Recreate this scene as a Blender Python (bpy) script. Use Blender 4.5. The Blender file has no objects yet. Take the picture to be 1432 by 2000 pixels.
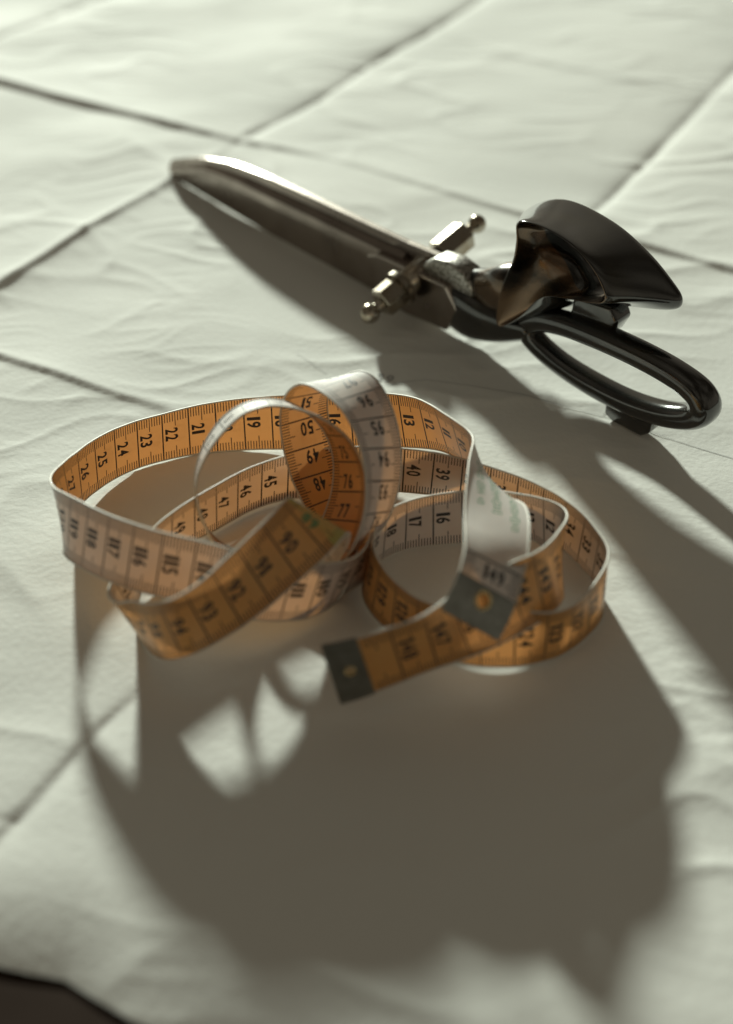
import bpy, bmesh, math, random
import numpy as np
from mathutils import Matrix, Vector

scene = bpy.context.scene
C = scene.collection
CM = 0.01                                   # the numbers below are centimetres

# ------------------------------------------------------------------ camera
cam_d = bpy.data.cameras.new("camera")
cam = bpy.data.objects.new("camera", cam_d)
C.objects.link(cam)
cam.location = (0, 0, 27.0 * CM)
cam.rotation_euler = (math.radians(90 - 37.5), 0, 0)
cam_d.sensor_fit = 'VERTICAL'
cam_d.sensor_height = 36
cam_d.lens = 45
cam_d.clip_start = 0.01
cam_d.clip_end = 50
cam_d.dof.use_dof = True
cam_d.dof.focus_distance = 45.5 * CM
cam_d.dof.aperture_fstop = 4.8
cam_d.dof.aperture_blades = 0
scene.camera = cam

# ------------------------------------------------------------------ world, light, exposure
world = bpy.data.worlds.new("World")
scene.world = world
world.use_nodes = True
bg = world.node_tree.nodes["Background"]
bg.inputs[1].default_value = 1.0
wt = world.node_tree                       # the dim room around the table: uneven browns and olives
wc = wt.nodes.new('ShaderNodeTexCoord')
wn = wt.nodes.new('ShaderNodeTexNoise')
wn.inputs['Scale'].default_value = 1.6
wn.inputs['Detail'].default_value = 2.0
wr = wt.nodes.new('ShaderNodeValToRGB')
wr.color_ramp.elements[0].position = 0.36
wr.color_ramp.elements[0].color = (0.040, 0.033, 0.024, 1)
wr.color_ramp.elements[1].position = 0.66
wr.color_ramp.elements[1].color = (0.255, 0.230, 0.178, 1)
wt.links.new(wc.outputs['Generated'], wn.inputs['Vector'])
wt.links.new(wn.outputs['Fac'], wr.inputs['Fac'])
wt.links.new(wr.outputs['Color'], bg.inputs[0])

LDIR = Vector((-0.76, 2.93, 1.0)).normalized()
lamp_d = bpy.data.lights.new("window_light", 'AREA')
lamp_d.shape = 'DISK'
lamp_d.size = 0.50
lamp_d.energy = 940
lamp_d.color = (0.93, 1.0, 0.87)
lamp = bpy.data.objects.new("window_light", lamp_d)
C.objects.link(lamp)
lamp.location = Vector((0.0, 0.36, 0.0)) + LDIR * 7.2
lamp.rotation_euler = LDIR.to_track_quat('Z', 'Y').to_euler()

vs = scene.view_settings
vs.view_transform = 'Standard'
vs.look = 'None'
vs.gamma = 1
vs.use_curve_mapping = False
vs.exposure = 0.0
scene.cycles.use_denoising = True
scene.cycles.max_bounces = 10
scene.cycles.transmission_bounces = 8
scene.cycles.sample_clamp_indirect = 4

# ------------------------------------------------------------------ helpers
def mesh_obj(name, verts, faces, mat, parent=None, smooth=True, scale=CM):
    me = bpy.data.meshes.new(name)
    v = np.asarray(verts, dtype=np.float64) * scale
    me.from_pydata([tuple(p) for p in v], [], [tuple(f) for f in faces])
    me.update()
    if smooth:
        me.polygons.foreach_set("use_smooth", [True] * len(me.polygons))
    ob = bpy.data.objects.new(name, me)
    if mat:
        me.materials.append(mat)
    C.objects.link(ob)
    if parent:
        ob.parent = parent
    return ob

def bm_obj(name, bm, mat, parent=None, smooth=True, scale=CM):
    bmesh.ops.recalc_face_normals(bm, faces=bm.faces)
    bmesh.ops.scale(bm, vec=(scale,) * 3, verts=bm.verts)
    me = bpy.data.meshes.new(name)
    bm.to_mesh(me)
    bm.free()
    if smooth:
        me.polygons.foreach_set("use_smooth", [True] * len(me.polygons))
    me.materials.append(mat)
    ob = bpy.data.objects.new(name, me)
    C.objects.link(ob)
    if parent:
        ob.parent = parent
    return ob

def empty(name, loc, label, cat):
    e = bpy.data.objects.new(name, None)
    e.empty_display_size = 0.01
    e.location = loc
    e['label'] = label
    e['category'] = cat
    C.objects.link(e)
    return e

def bevel(ob, width_cm, seg=3, angle=35):
    m = ob.modifiers.new("bevel", 'BEVEL')
    m.width = width_cm * CM
    m.segments = seg
    m.limit_method = 'ANGLE'
    m.angle_limit = math.radians(angle)
    m.harden_normals = False

def subsurf(ob, lv=2):
    m = ob.modifiers.new("subdiv", 'SUBSURF')
    m.levels = lv
    m.render_levels = lv

def nodes(name):
    m = bpy.data.materials.new(name)
    m.use_nodes = True
    nt = m.node_tree
    nt.nodes.clear()
    out = nt.nodes.new('ShaderNodeOutputMaterial')
    return m, nt, out

def N(nt, kind, **kw):
    n = nt.nodes.new(kind)
    for k, v in kw.items():
        if k in n.inputs.keys():
            n.inputs[k].default_value = v
        else:
            setattr(n, k, v)
    return n

def principled(name, col, rough, metal=0.0, coat=0.0, noise=None, bump=None, spec=0.5):
    """noise=(scale, colour2, lo, hi) mottles the colour; bump=(scale, strength, distance)"""
    m, nt, out = nodes(name)
    b = N(nt, 'ShaderNodeBsdfPrincipled')
    b.inputs['Base Color'].default_value = (*col, 1)
    b.inputs['Roughness'].default_value = rough
    b.inputs['Metallic'].default_value = metal
    b.inputs['Coat Weight'].default_value = coat
    b.inputs['Coat Roughness'].default_value = 0.06
    b.inputs['Specular IOR Level'].default_value = spec
    nt.links.new(b.outputs[0], out.inputs[0])
    tc = N(nt, 'ShaderNodeTexCoord')
    if noise:
        sc, c2, lo, hi = noise
        t = N(nt, 'ShaderNodeTexNoise')
        t.inputs['Scale'].default_value = sc
        t.inputs['Detail'].default_value = 6
        nt.links.new(tc.outputs['Object'], t.inputs['Vector'])
        r = N(nt, 'ShaderNodeMapRange')
        r.inputs['From Min'].default_value = lo
        r.inputs['From Max'].default_value = hi
        nt.links.new(t.outputs['Fac'], r.inputs['Value'])
        mx = N(nt, 'ShaderNodeMix', data_type='RGBA')
        mx.inputs['A'].default_value = (*col, 1)
        mx.inputs['B'].default_value = (*c2, 1)
        mx.inputs[6].default_value = (*col, 1)
        mx.inputs[7].default_value = (*c2, 1)
        nt.links.new(r.outputs[0], mx.inputs[0])
        nt.links.new(mx.outputs[2], b.inputs['Base Color'])
        rr = N(nt, 'ShaderNodeMapRange')
        rr.inputs['To Min'].default_value = rough * 0.75
        rr.inputs['To Max'].default_value = min(1, rough * 1.5)
        nt.links.new(t.outputs['Fac'], rr.inputs['Value'])
        nt.links.new(rr.outputs[0], b.inputs['Roughness'])
    if bump:
        t = N(nt, 'ShaderNodeTexNoise')
        t.inputs['Scale'].default_value = bump[0]
        t.inputs['Detail'].default_value = 8
        nt.links.new(tc.outputs['Object'], t.inputs['Vector'])
        bp = N(nt, 'ShaderNodeBump')
        bp.inputs['Strength'].default_value = bump[1]
        bp.inputs['Distance'].default_value = bump[2]
        nt.links.new(t.outputs['Fac'], bp.inputs['Height'])
        nt.links.new(bp.outputs[0], b.inputs['Normal'])
    return m

# ------------------------------------------------------------------ materials
M_paper = principled("paper", (0.80, 0.80, 0.76), 0.85, noise=(9.0, (0.76, 0.765, 0.73), 0.3, 0.7),
                     bump=(420.0, 0.35, 0.0005), spec=0.12)
M_table = principled("table_wood", (0.040, 0.027, 0.021), 0.85, noise=(18, (0.025, 0.015, 0.010), 0.35, 0.65),
                     bump=(120, 0.2, 0.0006), spec=0.08)
M_steel = principled("polished_steel", (0.56, 0.54, 0.50), 0.20, metal=1.0, noise=(45, (0.42, 0.39, 0.35), 0.4, 0.7),
                     bump=(900, 0.06, 0.0002))
M_blade = principled("blade_steel", (0.40, 0.35, 0.31), 0.22, metal=1.0, noise=(60, (0.29, 0.25, 0.22), 0.4, 0.7),
                     bump=(900, 0.08, 0.0002))
M_grain = principled("brushed_heel_steel", (0.50, 0.48, 0.44), 0.38, metal=1.0, noise=(700, (0.16, 0.15, 0.13), 0.42, 0.6),
                     bump=(900, 0.5, 0.0004))
M_nut = principled("nickel_plate", (0.40, 0.36, 0.30), 0.22, metal=1.0, noise=(120, (0.30, 0.24, 0.17), 0.45, 0.7),
                   bump=(500, 0.12, 0.0003))
M_black = principled("black_enamel", (0.011, 0.0105, 0.009), 0.13, coat=0.9, noise=(70, (0.020, 0.017, 0.010), 0.45, 0.7),
                     bump=(420, 0.10, 0.0003))
M_warm_reflect = principled("enamel_painted_reflection", (0.17, 0.11, 0.065), 0.24, metal=0.85, coat=0.5,
                      noise=(38, (0.014, 0.012, 0.009), 0.44, 0.60), bump=(420, 0.12, 0.0003))  # the room's brown reflection painted into the enamel colour
def ink(name, col):
    # a printed film: opaque from outside, letting most light on into the tape from within
    m, nt, out = nodes(name)
    d = N(nt, 'ShaderNodeBsdfPrincipled')
    d.inputs['Base Color'].default_value = (*col, 1)
    d.inputs['Roughness'].default_value = 0.5
    tr = N(nt, 'ShaderNodeBsdfTransparent')
    tr.inputs['Color'].default_value = (0.86, 0.85, 0.84, 1)
    geo = N(nt, 'ShaderNodeNewGeometry')
    mx = N(nt, 'ShaderNodeMixShader')
    nt.links.new(geo.outputs['Backfacing'], mx.inputs[0])
    nt.links.new(d.outputs[0], mx.inputs[1])
    nt.links.new(tr.outputs[0], mx.inputs[2])
    nt.links.new(mx.outputs[0], out.inputs[0])
    return m
M_ink = ink("black_ink", (0.022, 0.020, 0.024))
M_green = ink("green_ink", (0.06, 0.22, 0.10))
M_tipmetal = principled("zinc_tip", (0.24, 0.245, 0.225), 0.30, metal=0.85, noise=(300, (0.19, 0.19, 0.17), 0.35, 0.68),
                        bump=(500, 0.15, 0.0003))
M_brass = principled("brass_eyelet", (0.62, 0.48, 0.26), 0.22, metal=1.0)
M_pencil = principled("pencil_graphite", (0.42, 0.42, 0.41), 0.7)

def tape_material():
    m, nt, out = nodes("coated_fibreglass")
    tc = N(nt, 'ShaderNodeTexCoord')
    t = N(nt, 'ShaderNodeTexNoise')
    t.inputs['Scale'].default_value = 140
    t.inputs['Detail'].default_value = 5
    nt.links.new(tc.outputs['Object'], t.inputs['Vector'])
    def mixed(a, b_):
        mx = N(nt, 'ShaderNodeMix', data_type='RGBA')
        r = N(nt, 'ShaderNodeMapRange')
        r.inputs['From Min'].default_value = 0.3
        r.inputs['From Max'].default_value = 0.7
        nt.links.new(t.outputs['Fac'], r.inputs['Value'])
        nt.links.new(r.outputs[0], mx.inputs[0])
        mx.inputs[6].default_value = (*a, 1)
        mx.inputs[7].default_value = (*b_, 1)
        return mx.outputs[2]
    d = N(nt, 'ShaderNodeBsdfDiffuse')
    geo = N(nt, 'ShaderNodeNewGeometry')
    sides = N(nt, 'ShaderNodeMix', data_type='RGBA')         # white coating on one side, orange on the other
    nt.links.new(geo.outputs['Backfacing'], sides.inputs[0])
    nt.links.new(mixed((0.56, 0.53, 0.50), (0.62, 0.60, 0.57)), sides.inputs[6])
    nt.links.new(mixed((0.56, 0.29, 0.095), (0.61, 0.34, 0.12)), sides.inputs[7])
    nt.links.new(sides.outputs[2], d.inputs['Color'])
    tr = N(nt, 'ShaderNodeBsdfTranslucent')
    nt.links.new(mixed(TRA, TRB), tr.inputs['Color'])
    add = N(nt, 'ShaderNodeAddShader')
    nt.links.new(d.outputs[0], add.inputs[0])
    nt.links.new(tr.outputs[0], add.inputs[1])
    gl = N(nt, 'ShaderNodeBsdfGlossy')
    gl.inputs['Roughness'].default_value = 0.32
    gl.inputs['Color'].default_value = (0.9, 0.9, 0.9, 1)
    fr = N(nt, 'ShaderNodeLayerWeight')
    fr.inputs['Blend'].default_value = 0.5
    pw = N(nt, 'ShaderNodeMath', operation='POWER')
    pw.inputs[1].default_value = 4.0
    nt.links.new(fr.outputs['Facing'], pw.inputs[0])
    fm = N(nt, 'ShaderNodeMath', operation='MULTIPLY_ADD')
    fm.inputs[1].default_value = 0.45
    fm.inputs[2].default_value = 0.035
    nt.links.new(pw.outputs[0], fm.inputs[0])
    mix = N(nt, 'ShaderNodeMixShader')
    nt.links.new(fm.outputs[0], mix.inputs[0])
    nt.links.new(add.outputs[0], mix.inputs[1])
    nt.links.new(gl.outputs[0], mix.inputs[2])
    # woven relief
    wv = N(nt, 'ShaderNodeTexNoise')
    wv.inputs['Scale'].default_value = 1500
    nt.links.new(tc.outputs['Object'], wv.inputs['Vector'])
    bp = N(nt, 'ShaderNodeBump')
    bp.inputs['Strength'].default_value = 0.15
    bp.inputs['Distance'].default_value = 0.0002
    nt.links.new(wv.outputs['Fac'], bp.inputs['Height'])
    for n_ in (d, gl):
        nt.links.new(bp.outputs[0], n_.inputs['Normal'])
    nt.links.new(mix.outputs[0], out.inputs[0])
    return m
TRA = (0.150, 0.066, 0.022)
TRB = (0.125, 0.052, 0.017)
M_tape = tape_material()
M_rim = principled("tape_edge", (0.66, 0.63, 0.56), 0.5)

# ------------------------------------------------------------------ table and paper
tb = bmesh.new()
bmesh.ops.create_grid(tb, x_segments=2, y_segments=2, size=1.0)
bmesh.ops.scale(tb, vec=(140, 140, 1), verts=tb.verts)
bmesh.ops.translate(tb, vec=(0, 70, -0.58), verts=tb.verts)
table = bm_obj("table_top", tb, M_table, smooth=False)
table['kind'] = 'structure'

rng = np.random.default_rng(7)

def waves(x, y, wl, n, ax=1.0, ay=1.0):
    """band-limited noise from n plane waves of about wl cm"""
    h = np.zeros_like(x)
    for _ in range(n):
        th = rng.uniform(0, math.pi)
        k = 2 * math.pi / (wl * rng.uniform(0.7, 1.5))
        h += np.sin((x * math.cos(th) * ax + y * math.sin(th) * ay) * k + rng.uniform(0, 6.28))
    return h / math.sqrt(n / 2)

def seg_dist(x, y, pts):
    """signed distance (positive on the right of the direction of travel) and arc position along a polyline"""
    best = np.full(x.shape, 1e9)
    sd = np.zeros_like(x)
    pos = np.zeros_like(x)
    acc = 0.0
    for (ax, ay), (bx, by) in zip(pts[:-1], pts[1:]):
        dx, dy = bx - ax, by - ay
        L = math.hypot(dx, dy)
        t = np.clip(((x - ax) * dx + (y - ay) * dy) / (L * L), 0, 1)
        qx, qy = x - ax - t * dx, y - ay - t * dy
        d = np.hypot(qx, qy)
        s = np.sign(qx * dy - qy * dx)
        m = d < best
        best = np.where(m, d, best)
        sd = np.where(m, d * s, sd)
        pos = np.where(m, acc + t * L, pos)
        acc += L
    return sd, pos, acc

CREASES = [
    # (x, y, ridge height, ridge width, step): cm; a negative height is a valley
    [(-30, 78, -0.37, .6, 0), (-24.7, 87.8, -0.37, .6, 0), (-20.2, 96.1, -0.37, .6, 0), (-14, 108, -0.34, .6, 0)],
    [(-26, 34, .24, .8, .05), (-16.5, 51.8, .30, .8, .07), (-12.8, 58.8, .32, .8, .08), (-10.1, 63.8, .26, .7, .06), (-8.2, 67.3, .13, .5, .03),
     (-6.6, 70.2, -0.26, .6, 0), (-2.9, 76.0, -0.37, .6, 0), (0.1, 82.4, -0.41, .6, 0), (4.7, 90.0, -0.41, .6, 0), (7.9, 96.1, -0.41, .6, 0), (14, 108, -0.34, .6, 0)],
    [(-13, 15, -.14, .35, .05), (-9.6, 21.4, -.16, .35, .06), (-9.0, 22.4, -.16, .35, .06), (-7.6, 25.3, -.15, .35, .05), (-5.9, 27.8, -.03, .4, .02),
     (-3.0, 33.3, .06, .45, 0), (3.7, 46.0, .09, .45, 0), (6.5, 51.3, .0, .45, 0), (11.7, 60.6, -0.34, .6, 0), (16.2, 68.4, -0.37, .6, 0), (20.6, 76.5, -0.34, .6, 0), (26, 86, -0.34, .6, 0)],
    [(0, 93, .04, .6, .02), (4.7, 89.5, .06, .6, .02), (8.2, 85.1, .07, .6, .03), (12.5, 81.6, .07, .6, .03), (16.9, 78.7, .06, .6, .02), (20.7, 76.9, .05, .6, .02), (32, 71, .05, .6, .02)],
    [(-34, 86, .09, .5, .15), (-22.6, 78.7, .10, .5, .16), (-16.2, 74.8, .10, .5, .17), (-11.3, 71.5, .09, .5, .15), (-7.6, 69.5, .04, .5, .06), (-4.8, 68.2, .06, .5, .08),
     (-2.1, 66.6, .02, .5, .03), (2.7, 63.2, .04, .5, .06), (7.5, 59.7, .05, .5, .08), (13.0, 56.0, .06, .5, .10), (16.8, 53.3, .06, .5, .10), (28, 46, .05, .5, .1)],
    [(-28, 52.5, .14, .7, .08), (-15.1, 45.7, .16, .7, .09), (-12.7, 44.4, .16, .7, .09), (-10.4, 43.0, .15, .7, .08), (-7.8, 41.7, .08, .7, .05), (0, 37.3, .04, .7, .02),
     (8.1, 32.9, .12, 1.0, .05), (9.8, 32.1, .15, 1.1, .06), (11.8, 31.3, .17, 1.2, .06), (20, 27.5, .18, 1.2, .06)],
    [(-16, 19, -.06, .3, 0), (-10.4, 21.9, -.08, .3, 0), (-9.3, 21.9, -.06, .3, 0)],
]

def paper_height(x, y):
    global rng
    rng = np.random.default_rng(11)
    h = 0.042 * waves(x, y, 12.0, 10) + 0.012 * waves(x, y, 5.0, 12, 0.6, 1.0)
    # long sharp wrinkles, mostly running across the sheet
    for wl, amp, g_wl, bias in ((6.0, 0.095, 17, 0.40), (3.0, 0.050, 11, 0.28), (1.5, 0.020, 8, 0.2), (0.8, 0.006, 6, 0.25)):
        wx, wy = 0.5 * waves(x, y, 7, 6), 0.5 * waves(x, y, 7, 6)
        r = waves(x + wx + 0.2 * y, y + wy, wl, 8, 0.42, 1.0)
        gate = np.clip(bias + 0.55 * waves(x, y, g_wl, 7), 0, 1)
        h += amp * (1 - np.sqrt(np.tanh(r * 1.3) ** 2 + 0.006)) * gate
    for i, pts in enumerate(CREASES):
        d, pos, L = seg_dist(x, y, [(p[0], p[1]) for p in pts])
        q = np.concatenate([[0], np.cumsum([math.hypot(b[0] - a[0], b[1] - a[1]) for a, b in zip(pts[:-1], pts[1:])])])
        A = np.interp(pos, q, [p[2] for p in pts])
        w = np.interp(pos, q, [p[3] for p in pts])
        st = np.interp(pos, q, [p[4] for p in pts])
        a = np.sqrt(d * d + 0.035 ** 2)
        vary = 0.93 + 0.10 * np.sin(pos * 0.31 + i) + 0.05 * np.sin(pos * 0.9 + 2 * i)
        h += A * vary * (0.45 * np.exp(-a / (0.45 * w)) + 0.55 * np.exp(-a / (2.2 * w)))
        h += -st * vary * np.tanh(d / 0.12) * np.exp(-a / 2.0)
        if i in (1, 2, 5):           # puckers that leave the fold at an angle
            p = np.sin(pos * 2.6 + 0.8 * np.sin(pos * 0.7) + d * 0.8)
            h += 0.03 * np.clip(p, 0, 1) ** 2 * np.exp(-((np.abs(d) - 0.9) / 0.7) ** 2) * np.clip(d + .2, 0, 1) * np.clip((A + .02) * 9, 0, 1)
    return h

def paper_grid():
    nx, ny = 640, 760
    ux = np.linspace(-1, 1, nx)
    xs = 62 * (0.5 * ux + 0.5 * ux ** 3)
    u = np.linspace(0, 1, ny)
    ye = np.interp(xs, [-62, -36, -14, -8.7, -8.0, -7.2, -6.4, -5.4, -4.5, -2, 4, 62],
                   [30, 24, 19.4, 17.75, 17.6, 17.45, 16.95, 16.35, 16.05, 15.2, 14.0, 4.0])
    prof = u * 0.55 + 0.45 * u ** 2.0
    X = np.repeat(xs[None, :], ny, 0)
    Y = ye[None, :] + prof[:, None] * (150 - ye[None, :])
    Z = paper_height(X, Y)
    # the sheet sinks to the table at its cut edge
    edge = np.clip((Y - ye[None, :]) / 3.0, 0, 1)
    Z = Z - 0.05 - 0.45 * (1 - edge) ** 2
    # flattened where the tools rest on it
    return X, Y, Z
PX, PY, PZ = paper_grid()
flat = np.exp(-(((PX - 0) / 10.5) ** 2 + ((PY - 33) / 8.0) ** 2) ** 2)
PZ = PZ * (1 - 0.75 * flat) - 0.02 * flat
ny_, nx_ = PX.shape
idx = np.arange(nx_ * ny_).reshape(ny_, nx_)
pf = np.stack([idx[:-1, :-1], idx[:-1, 1:], idx[1:, 1:], idx[1:, :-1]], -1).reshape(-1, 4)
pv = np.stack([PX, PY, PZ], -1).reshape(-1, 3) * CM
me = bpy.data.meshes.new("paper_sheet")
me.vertices.add(len(pv))
me.vertices.foreach_set("co", pv.ravel())
me.loops.add(pf.size)
me.loops.foreach_set("vertex_index", pf.ravel().astype(np.int32))
me.polygons.add(len(pf))
me.polygons.foreach_set("loop_start", np.arange(0, pf.size, 4, dtype=np.int32))
me.polygons.foreach_set("loop_total", np.full(len(pf), 4, dtype=np.int32))
me.update(calc_edges=True)
me.polygons.foreach_set("use_smooth", [True] * len(me.polygons))
me.materials.append(M_paper)
paper = bpy.data.objects.new("paper_sheet", me)
C.objects.link(paper)
paper['label'] = "creased white pattern paper with fold lines and a pencil curve, under the shears"
paper['category'] = "paper"

def paper_z(x, y):
    j = np.argmin(np.abs(PX[0] - x))
    i = np.argmin(np.abs(PY[:, j] - y))
    j0 = max(1, min(nx_ - 2, j))
    i0 = max(1, min(ny_ - 2, i))
    return PZ[i0 - 1:i0 + 2, j0 - 1:j0 + 2].max()

def pencil(name, pts, width=0.035, wob=0.02):
    P = np.array(pts, float)
    t = np.concatenate([[0], np.cumsum(np.hypot(*np.diff(P, axis=0).T))])
    n = max(8, int(t[-1] / 0.18))
    q = np.linspace(0, t[-1], n)
    x = np.interp(q, t, P[:, 0])
    y = np.interp(q, t, P[:, 1])
    k = np.array([.25, .5, .25])
    for _ in range(6):
        x[1:-1] = np.convolve(x, k, 'valid')
        y[1:-1] = np.convolve(y, k, 'valid')
    dx, dy = np.gradient(x), np.gradient(y)
    l = np.hypot(dx, dy)
    nx2, ny2 = -dy / l * width / 2, dx / l * width / 2
    V, F = [], []
    for i in range(n):
        z = paper_z(x[i], y[i]) + 0.012
        V += [(x[i] + nx2[i], y[i] + ny2[i], z), (x[i] - nx2[i], y[i] - ny2[i], z)]
        if i:
            F.append((2 * i - 2, 2 * i - 1, 2 * i + 1, 2 * i))
    return mesh_obj(name, V, F, M_pencil, paper)

pencil("pencil_line", [(0.1, 43.1), (1.1, 43.6), (2.3, 43.8), (3.7, 43.5), (5.7, 42.8), (7.6, 41.9), (9.5, 41.0),
                       (11.2, 39.9), (13.5, 38.5), (16, 36.8)])
pencil("pencil_line", [(-2.9, 46.0), (-1.6, 44.4)], 0.025)
pencil("pencil_line", [(10.1, 42.8), (9.1, 41.3)], 0.025)

# ------------------------------------------------------------------ digits (flat print)
def glyph(ch, bold=0.028):
    cu = bpy.data.curves.new("glyph", 'FONT')
    cu.body = ch
    cu.size = 1.0
    cu.offset = bold
    cu.resolution_u = 3
    ob = bpy.data.objects.new("glyph", cu)
    C.objects.link(ob)
    dg = bpy.context.evaluated_depsgraph_get()
    m2 = bpy.data.meshes.new_from_object(ob.evaluated_get(dg))
    bm = bmesh.new()
    bm.from_mesh(m2)
    bmesh.ops.triangulate(bm, faces=bm.faces)
    ys = [v.co.y for v in bm.verts]
    lo, hi = min(ys), max(ys)
    for k in range(1, 5):
        yy = lo + (hi - lo) * k / 5
        bmesh.ops.bisect_plane(bm, geom=bm.verts[:] + bm.edges[:] + bm.faces[:], plane_co=(0, yy, 0), plane_no=(0, 1, 0))
    bm.verts.ensure_lookup_table()
    V = np.array([v.co[:2] for v in bm.verts])
    F = [[v.index for v in f.verts] for f in bm.faces]
    bm.free()
    bpy.data.meshes.remove(m2)
    bpy.data.objects.remove(ob)
    bpy.data.curves.remove(cu)
    return V, F
G = {c: glyph(c) for c in "0123456789"}
GREF = G['0'][0][:, 0].max() - G['0'][0][:, 0].min()
gy0 = min(G[c][0][:, 1].min() for c in "0178")
gy1 = max(G[c][0][:, 1].max() for c in "0178")

def number_shape(n, h, w, gap):
    """flat outline of a number: p = reading direction, q = up, centred on p"""
    V, F = [], []
    x = 0.0
    for c in str(n):
        g_, f_ = G[c]
        gx0, gx1 = g_[:, 0].min(), g_[:, 0].max()
        wc = w * max(0.52, (gx1 - gx0) / GREF) if c == '1' else w
        p = x + (g_[:, 0] - gx0) / (gx1 - gx0) * wc
        q = (g_[:, 1] - gy0) / (gy1 - gy0) * h
        b = len(V)
        V += list(zip(p, q))
        F += [[i + b for i in f] for f in f_]
        x += wc + gap
    V = np.array(V)
    V[:, 0] -= (x - gap) / 2
    return V, F

# the pencilled 29 on the paper
nv, nf = number_shape(29, 0.62, 0.33, 0.08)
cs, sn = math.cos(-0.35), math.sin(-0.35)
mesh_obj("pencil_note", [(0.62 + p * cs - q * sn, 43.75 + p * sn + q * cs, paper_z(0.6, 44.0) + 0.015) for p, q in nv], nf,
         M_pencil, paper, smooth=False)

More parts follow.
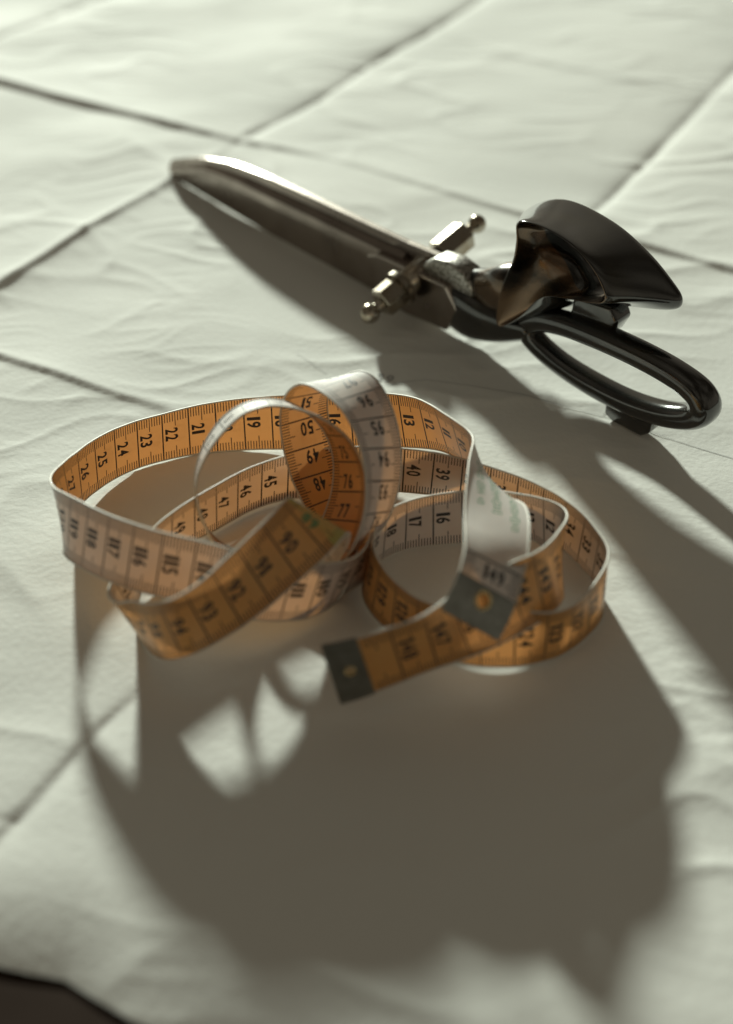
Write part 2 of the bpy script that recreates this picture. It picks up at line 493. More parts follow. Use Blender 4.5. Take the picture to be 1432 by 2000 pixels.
# ------------------------------------------------------------------ tape measure
# both edges of the ribbon every half centimetre of its length, in hundredths of a centimetre
TAPE = [
    (207,2652,327,369,2653,211), (233,2683,361,393,2683,242), (254,2721,388,415,2720,269), (269,2766,406,433,2763,292), (279,2815,414,448,2809,312),
    (282,2867,413,462,2855,327), (285,2919,405,473,2903,339), (288,2969,394,480,2953,345), (292,3020,388,486,3005,344), (297,3071,387,490,3056,337),
    (302,3121,389,491,3107,325), (308,3171,391,489,3157,307), (314,3220,392,482,3204,284), (320,3268,391,470,3249,260), (328,3316,388,454,3293,234),
    (337,3363,384,434,3337,211), (344,3408,377,413,3383,191), (344,3453,368,393,3432,177), (331,3498,361,374,3483,168), (307,3542,356,355,3533,162),
    (281,3586,350,336,3582,158), (255,3630,343,315,3628,153), (230,3674,336,289,3671,145), (205,3717,326,258,3707,134), (178,3758,315,222,3737,121),
    (146,3795,302,182,3762,108), (110,3828,288,140,3782,96), (70,3856,275,95,3799,85), (28,3880,261,48,3813,74), (-16,3902,248,1,3824,64),
    (-61,3921,235,-47,3836,55), (-106,3938,223,-96,3847,46), (-153,3951,213,-144,3858,37), (-201,3960,206,-193,3869,28), (-250,3964,201,-242,3879,20),
    (-299,3963,199,-293,3888,14), (-349,3958,199,-343,3894,10), (-399,3950,199,-395,3897,7), (-450,3940,200,-446,3897,5), (-500,3928,201,-497,3893,4),
    (-549,3912,202,-549,3887,4), (-597,3895,203,-599,3878,4), (-642,3874,204,-648,3866,4), (-687,3852,204,-695,3850,4), (-730,3829,204,-741,3830,5),
    (-772,3805,206,-784,3808,6), (-812,3780,208,-824,3781,8), (-848,3751,210,-861,3749,10), (-882,3719,213,-893,3713,13), (-912,3683,216,-922,3674,16),
    (-938,3644,220,-946,3631,20), (-961,3603,224,-968,3586,25), (-980,3560,228,-984,3539,30), (-997,3518,235,-993,3489,37), (-1011,3475,241,-996,3438,45),
    (-1022,3431,250,-995,3388,57), (-1026,3386,261,-990,3339,70), (-1020,3342,275,-984,3291,85), (-1007,3299,290,-978,3244,100), (-989,3257,307,-971,3197,117),
    (-966,3217,323,-962,3153,134), (-937,3180,339,-949,3111,152), (-906,3143,352,-930,3072,168), (-872,3107,363,-903,3035,180), (-836,3071,372,-870,3001,189),
    (-800,3038,380,-835,2968,196), (-761,3007,385,-798,2938,202), (-720,2979,390,-759,2911,206), (-678,2955,392,-717,2888,208), (-634,2934,392,-673,2870,206),
    (-589,2918,389,-628,2858,202), (-540,2906,384,-579,2851,195), (-490,2898,376,-531,2845,188), (-441,2890,367,-485,2835,180), (-393,2883,357,-440,2823,171),
    (-345,2878,345,-394,2815,161), (-297,2878,332,-348,2815,148), (-251,2883,316,-303,2824,132), (-207,2894,299,-261,2842,114), (-165,2910,281,-222,2865,95),
    (-126,2930,264,-186,2894,75), (-92,2954,248,-152,2931,58), (-60,2981,234,-122,2973,44), (-30,3015,224,-95,3019,35), (-7,3056,217,-67,3065,28),
    (8,3103,214,-37,3104,21), (16,3155,211,-9,3143,13), (20,3207,206,4,3186,7), (23,3258,199,-8,3228,2), (23,3309,188,-41,3260,3),
    (22,3357,170,-82,3282,13), (14,3402,146,-122,3299,35), (-4,3441,119,-155,3317,65), (-32,3477,98,-181,3341,99), (-66,3511,96,-202,3369,133),
    (-88,3541,119,-223,3401,165), (-99,3566,159,-244,3432,198), (-106,3586,204,-259,3461,233), (-115,3607,248,-271,3484,273), (-125,3627,291,-279,3502,317),
    (-132,3644,335,-283,3515,365), (-132,3650,378,-281,3521,415), (-119,3645,420,-269,3521,465), (-96,3632,461,-247,3510,509), (-67,3612,499,-217,3487,543),
    (-37,3585,529,-185,3454,560), (-6,3551,549,-154,3418,566), (23,3514,553,-126,3381,569), (48,3476,540,-99,3344,567), (71,3439,513,-74,3308,559),
    (88,3403,480,-52,3273,541), (101,3369,443,-32,3238,517), (108,3336,403,-18,3205,486), (110,3306,361,-7,3171,451), (105,3279,316,-2,3140,412),
    (95,3255,271,-2,3111,370), (79,3236,226,-8,3086,326), (59,3221,184,-21,3066,283), (29,3213,146,-39,3050,239), (-9,3212,115,-63,3037,197),
    (-52,3214,91,-92,3029,156), (-99,3218,74,-126,3024,119), (-148,3221,61,-166,3023,89), (-198,3224,52,-211,3025,70), (-248,3226,46,-260,3027,63),
    (-298,3229,43,-309,3031,70), (-348,3232,46,-355,3036,90), (-397,3235,55,-395,3045,119), (-443,3239,73,-429,3057,154), (-484,3247,100,-458,3072,193),
    (-517,3260,134,-482,3090,234), (-540,3278,174,-502,3111,277), (-552,3301,216,-517,3134,320), (-555,3326,257,-524,3157,361), (-550,3350,298,-519,3179,398),
    (-539,3373,336,-504,3200,432), (-523,3394,371,-484,3220,464), (-501,3415,403,-460,3240,493), (-474,3436,433,-432,3260,519), (-442,3455,457,-401,3278,543),
    (-404,3471,474,-367,3293,561), (-363,3483,482,-330,3305,570), (-322,3492,483,-293,3314,572), (-283,3497,477,-256,3318,567), (-247,3498,465,-219,3321,558),
    (-214,3495,446,-180,3322,543), (-183,3491,423,-138,3322,521), (-155,3484,394,-98,3319,493), (-132,3472,359,-63,3313,460), (-116,3455,320,-35,3303,422),
    (-108,3433,279,-15,3287,381), (-108,3405,239,-3,3267,339), (-114,3373,202,2,3241,298), (-127,3338,171,-2,3210,261), (-143,3301,144,-10,3177,226),
    (-158,3265,116,-20,3143,193), (-166,3235,82,-31,3109,161), (-160,3217,41,-44,3075,127), (-135,3214,8,-60,3045,91), (-93,3220,-4,-82,3024,52),
    (-138,3219,11,-125,3019,28), (-190,3215,20,-174,3016,16), (-240,3211,22,-224,3012,10), (-291,3206,26,-274,3008,8), (-339,3201,39,-322,3003,17),
    (-377,3194,71,-359,2996,49), (-390,3187,118,-365,2989,97), (-369,3184,162,-335,2989,135), (-325,3188,184,-288,2995,150), (-277,3198,183,-240,3005,145),
    (-229,3206,185,-192,3016,137), (-188,3208,211,-143,3024,144), (-178,3194,256,-103,3026,173), (-192,3165,294,-77,3021,214), (-209,3131,326,-60,3014,259),
    (-219,3097,362,-51,3002,307), (-224,3066,400,-55,2973,346), (-231,3029,433,-79,2931,347), (-245,2985,449,-113,2902,321), (-271,2944,441,-153,2877,294),
    (-302,2907,429,-194,2849,270), (-336,2871,414,-234,2821,249), (-370,2835,398,-273,2792,228), (-404,2799,384,-314,2764,209), (-437,2763,370,-356,2738,189),
    (-472,2731,356,-400,2716,171), (-510,2707,342,-444,2698,152), (-550,2698,324,-487,2686,134), (-587,2707,305,-531,2685,114), (-620,2728,284,-572,2696,93),
    (-646,2755,262,-605,2722,72), (-672,2785,243,-628,2756,48), (-699,2806,223,-649,2795,29), (-729,2824,202,-672,2838,15), (-759,2855,192,-693,2880,5),
    (-772,2896,189,-710,2924,1), (-764,2941,194,-720,2972,2), (-744,2989,204,-724,3022,8), (-721,3037,214,-721,3071,17), (-697,3085,222,-710,3119,26),
    (-671,3132,228,-693,3165,32), (-645,3175,232,-670,3208,36), (-616,3215,234,-640,3249,38), (-585,3253,236,-606,3287,40), (-553,3289,237,-571,3321,41),
    (-521,3325,237,-537,3352,38), (-490,3360,235,-505,3383,36), (-458,3395,234,-473,3416,36), (-424,3428,234,-440,3451,35), (-387,3460,234,-404,3483,36),
    (-348,3488,233,-364,3512,35), (-306,3514,233,-321,3536,35), (-262,3537,233,-275,3554,34), (-217,3556,233,-225,3566,33), (-171,3569,233,-174,3575,33),
    (-123,3577,234,-123,3582,34), (-73,3580,235,-72,3587,35), (-23,3579,237,-22,3591,37), (28,3576,238,28,3593,39), (79,3572,239,77,3593,40),
    (130,3566,238,125,3590,40), (181,3558,237,174,3584,39), (231,3547,235,223,3577,38), (279,3532,233,274,3569,37), (326,3516,231,324,3560,36),
    (372,3498,227,373,3544,33), (417,3479,223,419,3524,28), (462,3458,219,464,3500,24), (505,3435,216,507,3472,19), (546,3410,212,547,3441,15),
    (584,3381,209,585,3407,11), (619,3349,207,618,3370,8), (650,3313,205,647,3331,6), (678,3274,204,672,3289,4), (701,3233,203,694,3247,3),
    (719,3190,202,714,3205,3), (734,3145,202,731,3161,4), (745,3102,203,744,3113,3), (747,3058,205,751,3063,4), (737,3013,206,748,3014,5),
    (718,2968,206,734,2969,6), (694,2925,205,710,2928,6), (667,2884,203,680,2892,5), (640,2847,205,648,2856,5), (609,2814,206,614,2825,6),
    (573,2788,207,575,2798,6), (530,2774,208,533,2778,8), (483,2775,209,488,2763,9), (434,2782,209,441,2753,11), (385,2788,209,391,2750,12),
    (334,2791,209,341,2753,12), (282,2795,209,290,2765,11), (232,2802,209,241,2784,9), (190,2815,208,196,2808,7), (153,2838,207,153,2836,7),
    (121,2868,208,114,2868,8), (92,2904,209,77,2902,10), (66,2943,212,44,2940,13), (45,2986,215,16,2982,17), (29,3031,217,-3,3027,20),
    (22,3079,218,-12,3075,21), (23,3127,218,-10,3124,20), (31,3174,216,2,3172,17), (45,3218,212,24,3216,13), (66,3257,208,53,3257,9),
    (95,3290,205,88,3290,5), (131,3317,202,129,3315,3), (173,3337,202,175,3331,2), (218,3352,202,224,3340,2), (265,3363,202,274,3345,3),
    (312,3370,204,324,3349,5), (358,3371,208,375,3354,9), (403,3364,213,425,3359,14), (447,3349,219,474,3358,21), (488,3329,225,522,3346,28),
    (529,3308,232,561,3319,35), (568,3283,238,587,3278,40), (603,3253,244,602,3228,46), (625,3214,251,608,3176,54), (628,3170,260,609,3125,66),
    (617,3125,273,609,3074,80), (601,3082,287,608,3024,96), (583,3039,301,607,2976,113), (565,2996,315,600,2930,130), (543,2953,327,585,2885,145),
    (516,2912,336,559,2841,155), (481,2877,342,528,2801,163), (440,2849,345,496,2763,173), (397,2823,344,461,2730,179), (353,2797,341,424,2701,180),
    (311,2770,337,384,2679,174), (271,2739,333,343,2664,162), (233,2706,329,300,2655,147), (197,2673,322,254,2647,132), (157,2645,313,206,2637,120),
    (111,2628,302,158,2624,108), (62,2617,291,111,2608,97), (15,2608,279,65,2594,86), (-32,2600,267,20,2582,75), (-80,2597,254,-27,2571,63),
    (-127,2598,241,-75,2563,51),
]
ED = np.array(TAPE, float).reshape(-1, 2, 3) / 100.0
DS = 0.5
NS = len(ED)

def ribbon(s, t):
    """points on the ribbon; s = cm along, t = 0 (upper edge) .. 1 (lower edge)"""
    s = np.asarray(s, float)
    t = np.asarray(t, float)
    f = np.clip(s / DS, 0, NS - 1 - 1e-6)
    i = f.astype(int)
    u = (f - i)[:, None]
    def at(k):
        k = np.clip(k, 0, NS - 1)
        return ED[k]
    p0, p1, p2, p3 = at(i - 1), at(i), at(i + 1), at(i + 2)
    u = u[:, None, :]
    e = 0.5 * ((2 * p1) + (-p0 + p2) * u + (2 * p0 - 5 * p1 + 4 * p2 - p3) * u ** 2 + (-p0 + 3 * p1 - 3 * p2 + p3) * u ** 3)
    return e[:, 0] * (1 - t)[:, None] + e[:, 1] * t[:, None]

def ribbon_n(s, t):
    a = ribbon(np.asarray(s) - 0.05, t)
    b = ribbon(np.asarray(s) + 0.05, t)
    w = ribbon(s, np.ones_like(t)) - ribbon(s, np.zeros_like(t))
    n = np.cross(b - a, w)
    return n / np.linalg.norm(n, axis=1)[:, None]

def on_tape(s, t, off):
    s = np.asarray(s, float)
    t = np.asarray(t, float)
    return ribbon(s, t) + ribbon_n(s, t) * off

tape = empty("tape_measure", (0, 0.33, -0.0005), "coiled translucent tape measure with black centimetre numbers and metal tips, lying loose beside the shears", "tape measure")
TO = np.array([0, 33.0, 0])

S0, S1 = 1.0, 149.3
sv = np.arange(S0, S1 + 0.001, 0.1)
tv = np.linspace(0, 1, 5)
SS, TT = np.meshgrid(sv, tv, indexing='ij')
RV = ribbon(SS.ravel(), TT.ravel()) - TO
k_ = np.arange(len(sv) * 5).reshape(len(sv), 5)
RF = np.stack([k_[:-1, :-1], k_[:-1, 1:], k_[1:, 1:], k_[1:, :-1]], -1).reshape(-1, 4)
rib = mesh_obj("ribbon", RV, RF, M_tape, tape)

def bead(edge, r=0.042):
    c = ribbon(sv, np.full_like(sv, edge))
    nrm = ribbon_n(sv, np.full_like(sv, edge))
    w = ribbon(sv, np.zeros_like(sv)) - ribbon(sv, np.ones_like(sv))
    w /= np.linalg.norm(w, axis=1)[:, None]
    K = 6
    V, F = [], []
    for i in range(len(sv)):
        for k in range(K):
            a = 2 * math.pi * k / K
            V.append(c[i] + nrm[i] * math.cos(a) * r + w[i] * math.sin(a) * r * 0.7 - TO)
    for i in range(len(sv) - 1):
        for k in range(K):
            F.append((i * K + k, i * K + (k + 1) % K, (i + 1) * K + (k + 1) % K, (i + 1) * K + k))
    return mesh_obj("edge_binding", V, F, M_rim, rib)
bead(0.0)
bead(1.0)

INK = 0.010
def tick_scale(side):
    V, F = [], []
    S, T = [], []
    def q(s, w, t0, t1):
        b = len(S)
        S.extend([s - w, s + w, s + w, s - w])
        T.extend([t0, t0, t1, t1])
        F.append((b, b + 1, b + 2, b + 3) if side > 0 else (b + 3, b + 2, b + 1, b))
    rr = random.Random(3 + side)
    for mm in range(11, 1489):
        s = mm / 10
        if side < 0 and 2.0 < s < 8.2:
            continue                                    # the maker's blank stretch
        if mm % 10 == 0:
            q(s, 0.026, 0.006, 0.994)
        else:
            L = 0.30 if mm % 5 == 0 else 0.20
            L2 = 0.27 if mm % 5 == 0 else 0.17
            q(s, 0.0155, 0.006, L + rr.uniform(-.004, .004))
            q(s, 0.0155, 1 - L2 + rr.uniform(-.004, .004), 0.994)
    if side < 0:
        q(2.0, 0.03, 0.006, 0.994)
    V = on_tape(S, T, INK * side) - TO
    o = mesh_obj("tick_scale", V, F, M_ink, rib, smooth=False)
    o['kind'] = 'stuff'
    return o
tick_scale(1)
tick_scale(-1)

def numeral(n, side, mat):
    s_line = n if side > 0 else 150 - n
    if s_line < 1.6 or s_line > 148.9:
        return
    if side < 0 and s_line < 8.5:
        return
    V, F = number_shape(n, 0.50, 0.235, 0.055)
    S = s_line - 0.09 - V[:, 1] if side > 0 else s_line + 0.09 + V[:, 1]
    T = 0.47 + V[:, 0] / 2.0
    P = on_tape(S, T, INK * side * 1.1) - TO
    o = mesh_obj("numeral", P, F, mat, rib, smooth=False)
    return o
for n in range(1, 150):
    numeral(n, 1, M_green if n == 89 else M_ink)
    numeral(n, -1, M_ink)
S149, F149 = number_shape(149, 0.50, 0.235, 0.055)
mesh_obj("numeral", on_tape(1.36 + S149[:, 1], 0.55 + S149[:, 0] / 2, -INK * 1.1) - TO, F149, M_ink, rib, smooth=False)

# sunlight on the folded end, painted as a yellow band across the tape
M_sun_band = ink("sunlit_yellow", (0.72, 0.60, 0.17))
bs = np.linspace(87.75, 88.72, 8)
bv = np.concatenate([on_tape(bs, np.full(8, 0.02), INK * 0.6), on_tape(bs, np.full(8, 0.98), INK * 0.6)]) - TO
mesh_obj("painted_sun_band", bv, [(i, i + 1, 9 + i, 8 + i) for i in range(7)], M_sun_band, rib)

# rows of small green print on the blank stretch
rr = random.Random(5)
for row, (t0, sa, sb) in enumerate(((0.24, 4.6, 7.3), (0.50, 4.3, 7.0), (0.78, 3.6, 6.4))):
    S, T, F = [], [], []
    s = sa
    while s < sb:
        w = rr.uniform(0.07, 0.16)
        hgt = rr.choice((0.06, 0.075, 0.05))
        kind = rr.random()
        bars = [(s, s + w, t0 - hgt, t0 - hgt + 0.02), (s, s + w, t0 + hgt - 0.02, t0 + hgt)] if kind < .5 else [(s, s + w, t0 - 0.01, t0 + 0.012)]
        bars.append((s, s + 0.045, t0 - hgt, t0 + hgt))
        for a, b_, c_, d_ in bars:
            k = len(S)
            S += [a, b_, b_, a]
            T += [c_, c_, d_, d_]
            F.append((k + 3, k + 2, k + 1, k))
        s += w + (0.22 if rr.random() < .18 else 0.06)
    o = mesh_obj("print_line", on_tape(S, T, -INK) - TO, F, M_green, rib, smooth=False)

def tip_plate(s0, s1, sc, hole_r):
    """sheet-metal end with a round hole at s = sc, both faces and edges"""
    K = 48
    cxy = np.array([sc, 1.0])
    ring_in, ring_out = [], []
    for k in range(K):
        a = 2 * math.pi * (k + 0.5) / K
        d = np.array([math.cos(a), math.sin(a)])
        hx = ((s1 - sc) if d[0] > 0 else (sc - s0)) / max(1e-6, abs(d[0]))
        hy = 1.03 / max(1e-6, abs(d[1]))
        ring_out.append(cxy + d * min(hx, hy))
        ring_in.append(cxy + d * hole_r)
    # make sure the four corners are there
    for (x, y) in ((s0, -0.03), (s0, 2.03), (s1, -0.03), (s1, 2.03)):
        j = min(range(K), key=lambda i: (ring_out[i][0] - x) ** 2 + (ring_out[i][1] - y) ** 2)
        ring_out[j] = np.array([x, y])
    rings = [ring_in]
    for f in (0.33, 0.66, 1.0):
        rings.append([a * (1 - f) + b * f for a, b in zip(ring_in, ring_out)])
    P = np.array([p for r in rings for p in r])
    n = len(P)
    th = 0.055
    V = np.concatenate([on_tape(P[:, 0], P[:, 1] / 2, th), on_tape(P[:, 0], P[:, 1] / 2, -th)]) - TO
    F = []
    R = len(rings)
    for r in range(R - 1):
        for k in range(K):
            a, b, c_, d_ = r * K + k, r * K + (k + 1) % K, (r + 1) * K + (k + 1) % K, (r + 1) * K + k
            F.append((a, b, c_, d_))
            F.append((n + d_, n + c_, n + b, n + a))
    for k in range(K):
        k2 = (k + 1) % K
        F.append((k, n + k, n + k2, k2))
        o_ = (R - 1) * K
        F.append((o_ + k, o_ + k2, n + o_ + k2, n + o_ + k))
    ob = mesh_obj("metal_tip", V, F, M_tipmetal, tape, smooth=False)
    bevel(ob, 0.02, 2)
    # rolled eyelet
    V, F = [], []
    K2, R2 = 36, 8
    for k in range(K2):
        a = 2 * math.pi * k / K2
        for r in range(R2):
            b = 2 * math.pi * r / R2
            rad = hole_r + 0.02 + 0.065 * math.cos(b)
            S_, T_ = sc + math.cos(a) * rad, (1.0 + math.sin(a) * rad) / 2
            V.append(on_tape([S_], [T_], 0.095 * math.sin(b))[0] - TO)
    for k in range(K2):
        for r in range(R2):
            F.append((k * R2 + r, k * R2 + (r + 1) % R2, ((k + 1) % K2) * R2 + (r + 1) % R2, ((k + 1) % K2) * R2 + r))
    mesh_obj("eyelet", V, F, M_brass, ob)
tip_plate(-0.02, 1.20, 0.78, 0.22)
tip_plate(148.95, 149.99, 149.42, 0.10)

# ------------------------------------------------------------------ shears
TH = math.radians(6)
ax_a = Vector((0.65431, -0.75622, 0.0))
ax_n0 = Vector((-ax_a.y, ax_a.x, 0))
ax_n = ax_n0 * math.cos(TH) + Vector((0, 0, 1)) * math.sin(TH)
ax_v = Vector((0, 0, 1)) * math.cos(TH) - ax_n0 * math.sin(TH)
shears = empty("tailor_shears", (0, 0, 0), "heavy steel tailor's shears with black enamelled handles, standing on the paper behind the tape", "shears")
Mx = Matrix((ax_a, ax_n, ax_v)).transposed().to_4x4()
Mx.translation = Vector((-10.183, 64.172, 0.0)) * CM
shears.matrix_world = Mx

def cr(pts, n, closed=False):
    """Catmull-Rom through pts, n samples"""
    P = np.array(pts, float)
    m = len(P)
    out = []
    segs = m if closed else m - 1
    for k in range(n):
        f = k * segs / (n if closed else n - 1)
        i = min(int(f), segs - 1)
        u = f - i
        def at(j):
            return P[j % m] if closed else P[max(0, min(m - 1, j))]
        p0, p1, p2, p3 = at(i - 1), at(i), at(i + 1), at(i + 2)
        out.append(0.5 * (2 * p1 + (p2 - p0) * u + (2 * p0 - 5 * p1 + 4 * p2 - p3) * u * u + (3 * p1 - p0 - 3 * p2 + p3) * u ** 3))
    return np.array(out)

def loft(name, sections, mat, parent, closed_path=False, caps=True, smooth=True):
    """sections: list of (K,3) rings"""
    K = len(sections[0])
    V = np.concatenate(sections)
    F = []
    R = len(sections)
    for r in range(R if closed_path else R - 1):
        r2 = (r + 1) % R
        for k in range(K):
            F.append((r * K + k, r * K + (k + 1) % K, r2 * K + (k + 1) % K, r2 * K + k))
    if caps and not closed_path:
        F.append(tuple(range(K - 1, -1, -1)))
        F.append(tuple((R - 1) * K + k for k in range(K)))
    ob = mesh_obj(name, V, F, mat, parent, smooth)
    bm = bmesh.new()
    bm.from_mesh(ob.data)
    bmesh.ops.recalc_face_normals(bm, faces=bm.faces)
    bm.to_mesh(ob.data)
    bm.free()
    return ob

# blades: cross-sections from tip to heel; a section is a ring in (Y, V)
spine = np.array([(-0.15, 0.70), (-0.05, 0.93), (0.7, 1.22), (1.5, 1.52), (3.26, 2.10), (5.77, 2.62), (8.69, 2.85), (11.78, 2.93), (15.37, 2.98), (18.7, 3.06), (22.0, 3.30)])
cut = np.array([(-0.15, 0.55), (1.0, 0.95), (3.58, 1.90), (6.66, 2.27), (9.51, 2.40), (12.58, 2.50), (16.98, 2.58), (22, 2.7)])
def prof(tab, x):
    return float(np.interp(x, tab[:, 0], tab[:, 1]))
xs = list(np.linspace(-0.15, 1.0, 5)) + list(np.linspace(1.6, 17.0, 24)) + [18.5, 20.0, 21.4]
secs = []
for x in xs:
    top = prof(spine, x)
    th = 0.13 + 0.20 * min(1, max(0, x + 0.1) / 7)
    lo = max(0.05, 0.25 * top)
    secs.append(np.array([(x, 0.01, lo), (x, 0.01, top - 0.05), (x, 0.03, top - 0.015), (x, th - 0.06, top), (x, th, top - 0.06), (x, th, top - 0.35), (x, 0.16, lo)]))
ub = loft("upper_blade", secs, M_blade, shears, smooth=False)
bevel(ub, 0.03, 2)
secs = []
for x in xs:
    if x > 18.8:
        continue
    c_ = prof(cut, x)
    b_ = 0.02 if x > 0.4 else 0.02 + (0.4 - x) * 0.3
    th = 0.10 + 0.30 * min(1, max(0, x + 0.1) / 9)
    h = c_ - b_
    secs.append(np.array([(x, -0.005, b_ + 0.05), (x, -0.005, c_), (x, -0.05, c_ - 0.015), (x, -th * 0.9, c_ - 0.09 * h - 0.05), (x, -th, c_ - 0.30 * h),
                          (x, -th, b_ + 0.10), (x, -th + 0.08, b_)]))
lb = loft("lower_blade", secs, M_blade, shears, smooth=False)
bevel(lb, 0.025, 2)

def prism(name, poly, y0, y1, mat, parent, bev=0.06, seg=3, smooth=True):
    """polygon in (X, V) extruded from Y=y0 to y1"""
    n = len(poly)
    V = [(x, y0, v) for x, v in poly] + [(x, y1, v) for x, v in poly]
    F = [tuple(range(n)), tuple(range(2 * n - 1, n - 1, -1))]
    for k in range(n):
        F.append((k, n + k, n + (k + 1) % n, (k + 1) % n))
    ob = mesh_obj(name, V, F, mat, parent, smooth)
    bm = bmesh.new()
    bm.from_mesh(ob.data)
    bmesh.ops.recalc_face_normals(bm, faces=bm.faces)
    bm.to_mesh(ob.data)
    bm.free()
    bevel(ob, bev, seg)
    return ob

# thick heel of the lower blade with its slanted shoulder
prism("blade_heel", [(16.6, 2.05), (17.3, 2.36), (20.0, 2.46), (21.6, 2.52), (22.3, 1.6), (21.5, 0.30), (18.8, 0.06), (17.4, 0.3)], -0.72, -0.02, M_blade, lb, 0.09, 2, smooth=False)
# rounded heel of the upper blade
prism("blade_heel", [(19.9, 2.75), (20.6, 3.28), (21.6, 3.46), (22.4, 3.28), (22.8, 2.85), (22.9, 2.3), (20.1, 2.1)], -0.42, 0.55, M_grain, ub, 0.16, 3)
prism("heel_screw", [(22.55, 2.65), (22.65, 3.0), (23.0, 3.12), (23.35, 2.95), (23.4, 2.6), (22.95, 2.4)], -0.25, 0.15, M_steel, ub, 0.1, 3)

# pivot: hexagonal nuts with ball ends on both sides
P0 = np.array([19.40, -3.0, 1.36])
P1 = np.array([19.62, 3.10, 3.04])
axd = (P1 - P0) / np.linalg.norm(P1 - P0)
e1 = np.cross(axd, (0, 0, 1.0)); e1 /= np.linalg.norm(e1)
e2 = np.cross(e1, axd)
def turned(name, prof_, K, mat, parent, phase=0.0, smooth=True):
    """prof_: (distance along the bolt from P0, radius)"""
    rings = []
    for d, r in prof_:
        c_ = P0 + axd * d
        rings.append(np.array([c_ + (e1 * math.cos(phase + 2 * math.pi * k / K) + e2 * math.sin(phase + 2 * math.pi * k / K)) * r for k in range(K)]))
    return loft(name, rings, mat, parent, smooth=smooth)
def ball(d0, R, sgn, neck):
    out = [(d0 - sgn * R * math.cos(a), max(0.01, R * math.sin(a))) for a in np.linspace(0.02, 2.55, 14)]
    out += [(d0 + sgn * (R * 0.95), neck), (d0 + sgn * (R + 0.30), neck * 0.9), (d0 + sgn * (R + 0.42), neck * 1.5)]
    return out
Lb = float(np.linalg.norm(P1 - P0))
turned("ball_end", ball(0.0, 0.42, 1, 0.27), 28, M_nut, shears)
turned("ball_end", ball(Lb, 0.40, -1, 0.25), 28, M_nut, shears)
nn1 = turned("pivot_nut", [(0.62, 0.50), (0.68, 0.68), (1.60, 0.68), (1.66, 0.55)], 6, M_nut, shears, 0.35, smooth=False)
bevel(nn1, 0.05, 2)
nn2 = turned("pivot_nut", [(Lb - 0.66, 0.52), (Lb - 0.74, 0.68), (Lb - 2.25, 0.68), (Lb - 2.33, 0.55)], 6, M_nut, shears, 0.35, smooth=False)
bevel(nn2, 0.05, 2)
turned("washer", [(1.64, 0.50), (1.65, 0.80), (1.90, 0.80), (1.91, 0.5)], 32, M_nut, shears, smooth=False)
turned("bolt", [(1.6, 0.56), (Lb - 2.0, 0.56)], 24, M_nut, shears)

# lower handle: neck and long finger bow
def tube(name, pts, mat, parent, n=72, K=16, closed=True, power=2.6):
    """pts: (X, Y, V, half width along Y, half thickness in the bow's plane)"""
    P = cr(pts, n, closed)
    rings = []
    for i in range(n):
        a, b = P[(i - 1) % n] if (closed or i > 0) else P[i], P[(i + 1) % n] if (closed or i < n - 1) else P[i]
        tx, tv_ = b[0] - a[0], b[2] - a[2]
        l = math.hypot(tx, tv_)
        nx_v = (-tv_ / l, tx / l)
        ring = []
        for k in range(K):
            th = 2 * math.pi * k / K
            c_, s_ = math.cos(th), math.sin(th)
            cc = math.copysign(abs(c_) ** (2 / power), c_)
            ss = math.copysign(abs(s_) ** (2 / power), s_)
            ring.append((P[i][0] + nx_v[0] * ss * P[i][4], P[i][1] + cc * P[i][3], P[i][2] + nx_v[1] * ss * P[i][4]))
        rings.append(np.array(ring))
    return loft(name, rings, mat, parent, closed_path=closed)
FB = [(25.70, -0.1, 2.10, 0.44, 0.46), (26.1, -0.1, 1.58, 0.44, 0.44), (27.4, -0.1, 1.16, 0.45, 0.42), (29.1, -0.1, 0.98, 0.47, 0.43), (30.9, -0.1, 1.02, 0.48, 0.43),
      (32.5, -0.1, 1.32, 0.50, 0.45), (33.7, -0.1, 1.82, 0.54, 0.47), (34.25, -0.1, 2.38, 0.59, 0.47), (33.95, -0.1, 2.95, 0.54, 0.47), (32.9, -0.05, 3.20, 0.50, 0.47),
      (31.3, 0.0, 3.26, 0.50, 0.47), (29.4, 0.0, 3.20, 0.50, 0.47), (27.5, 0.0, 2.98, 0.48, 0.47), (26.25, -0.05, 2.62, 0.45, 0.47)]
fb = tube("finger_bow", FB, M_black, shears, 96, 18)
tube("handle_neck", [(21.3, -0.25, 1.40, .42, 1.00), (22.4, -0.25, 1.32, .48, 1.10), (23.6, -0.22, 1.45, .50, 0.88), (24.8, -0.18, 1.75, .50, 0.65), (25.95, -0.1, 2.10, .48, 0.42)], M_black, fb, 24, 18, False)
prism("table_foot", [(30.05, 0.85), (30.0, 0.22), (30.4, 0.03), (31.8, 0.05), (32.15, 0.36), (32.3, 1.12)], -0.48, 0.25, M_black, fb, 0.12, 3)
prism("stop_lug", [(27.6, 3.1), (27.9, 4.3), (29.7, 4.6), (30.0, 4.05), (29.6, 3.3)], 0.0, 0.9, M_black, fb, 0.14, 3)

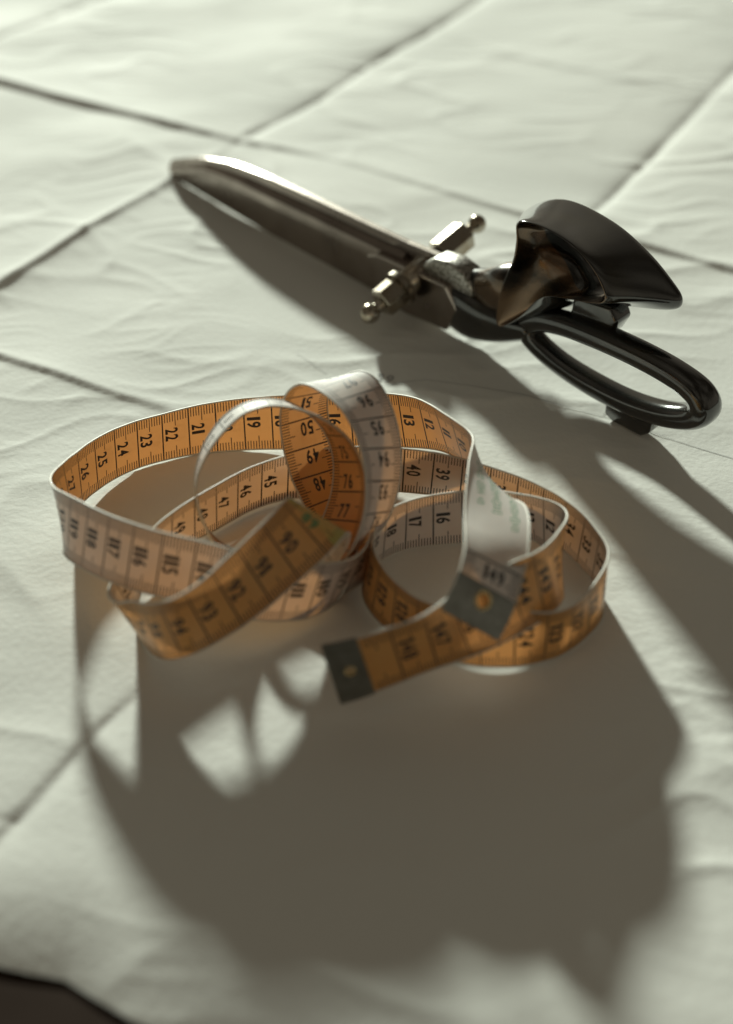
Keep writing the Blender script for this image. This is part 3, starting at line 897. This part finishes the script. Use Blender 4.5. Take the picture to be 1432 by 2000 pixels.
# upper handle: flared thumb bow
near = cr([(25.95, 7.06), (26.59, 7.33), (27.58, 7.34), (28.68, 7.14), (29.46, 6.71), (29.95, 6.20), (30.18, 5.58), (29.49, 5.20), (27.67, 4.72), (26.85, 4.20), (25.95, 3.02), (24.80, 2.10), (24.85, 3.25), (25.27, 4.46), (25.73, 5.45), (25.93, 6.36)], 64, True)
far = cr([(23.70, 5.42), (24.13, 6.09), (25.18, 6.79), (26.34, 6.99), (28.33, 6.78), (30.04, 6.17), (31.25, 5.45), (31.75, 4.98), (31.45, 4.48), (29.75, 4.18), (28.27, 3.75), (26.73, 3.50), (25.39, 3.42), (24.4, 3.7), (23.9, 4.2), (23.65, 4.8)], 64, True)
hole = cr([(25.9, 6.15), (26.4, 6.45), (27.1, 6.55), (27.8, 6.42), (28.35, 6.15), (28.9, 5.72), (29.15, 5.25), (29.15, 4.85), (28.9, 4.5), (28.45, 4.36), (28.0, 4.40), (27.7, 4.62), (27.35, 5.1), (26.95, 5.4), (26.45, 5.6), (26.05, 5.85)], 64, True)
def ring3(c, y):
    return np.stack([c[:, 0], np.full(len(c), y), c[:, 1]], 1)
def mixr(a, b, f):
    return a * (1 - f) + b * f
R_near, R_far, R_hole = ring3(near, -1.0), ring3(far, 1.55), ring3(hole, 0.45)
cen = R_near.mean(0)
lip_out = mixr(R_near, R_far, 0.08) + (R_near - R_near.mean(0)) * 0.045
mid_out = mixr(R_near, R_far, 0.5) + (R_near - R_near.mean(0)) * 0.03
far_out = R_far.copy(); far_out[:, 1] = 1.40
fh = ring3(hole, 1.55) + np.array([0.35, 0, 0.2])
far_edge = mixr(R_far, fh, 0.07); far_edge[:, 1] = 1.78
far_in = mixr(R_far, fh, 0.40); far_in[:, 1] = 1.92
far_in2 = mixr(R_far, fh, 0.80); far_in2[:, 1] = 1.72
thr2 = ring3(hole, 1.2) + np.array([0.2, 0, 0.12]); thr2[:, 1] = 1.25
thr = R_hole
fun = mixr(R_near, R_hole, 0.55); fun[:, 1] = mixr(R_near, R_hole, 0.66)[:, 1]
lip_in = mixr(R_near, R_hole, 0.07); lip_in[:, 1] += 0.0
sections = [R_near, lip_out, mid_out, far_out, far_edge, far_in, far_in2, thr2, thr, fun, lip_in]
tbw = loft("thumb_bow", sections, M_black, shears, closed_path=True)
tbw.data.materials.append(M_warm_reflect)
for p_ in tbw.data.polygons:
    if p_.index // 64 in (8, 9, 10):
        p_.material_index = 1               # brown reflection inside the flare, painted as a base colour
subsurf(tbw, 2)
tube("handle_neck", [(21.5, 0.2, 2.1, .40, 0.70), (22.7, 0.2, 2.45, .50, 0.85), (23.8, 0.1, 2.85, .62, 0.95), (24.7, 0.1, 3.5, .75, 0.9), (25.5, 0.3, 4.1, .70, 0.6)], M_warm_reflect, tbw, 24, 18, False)
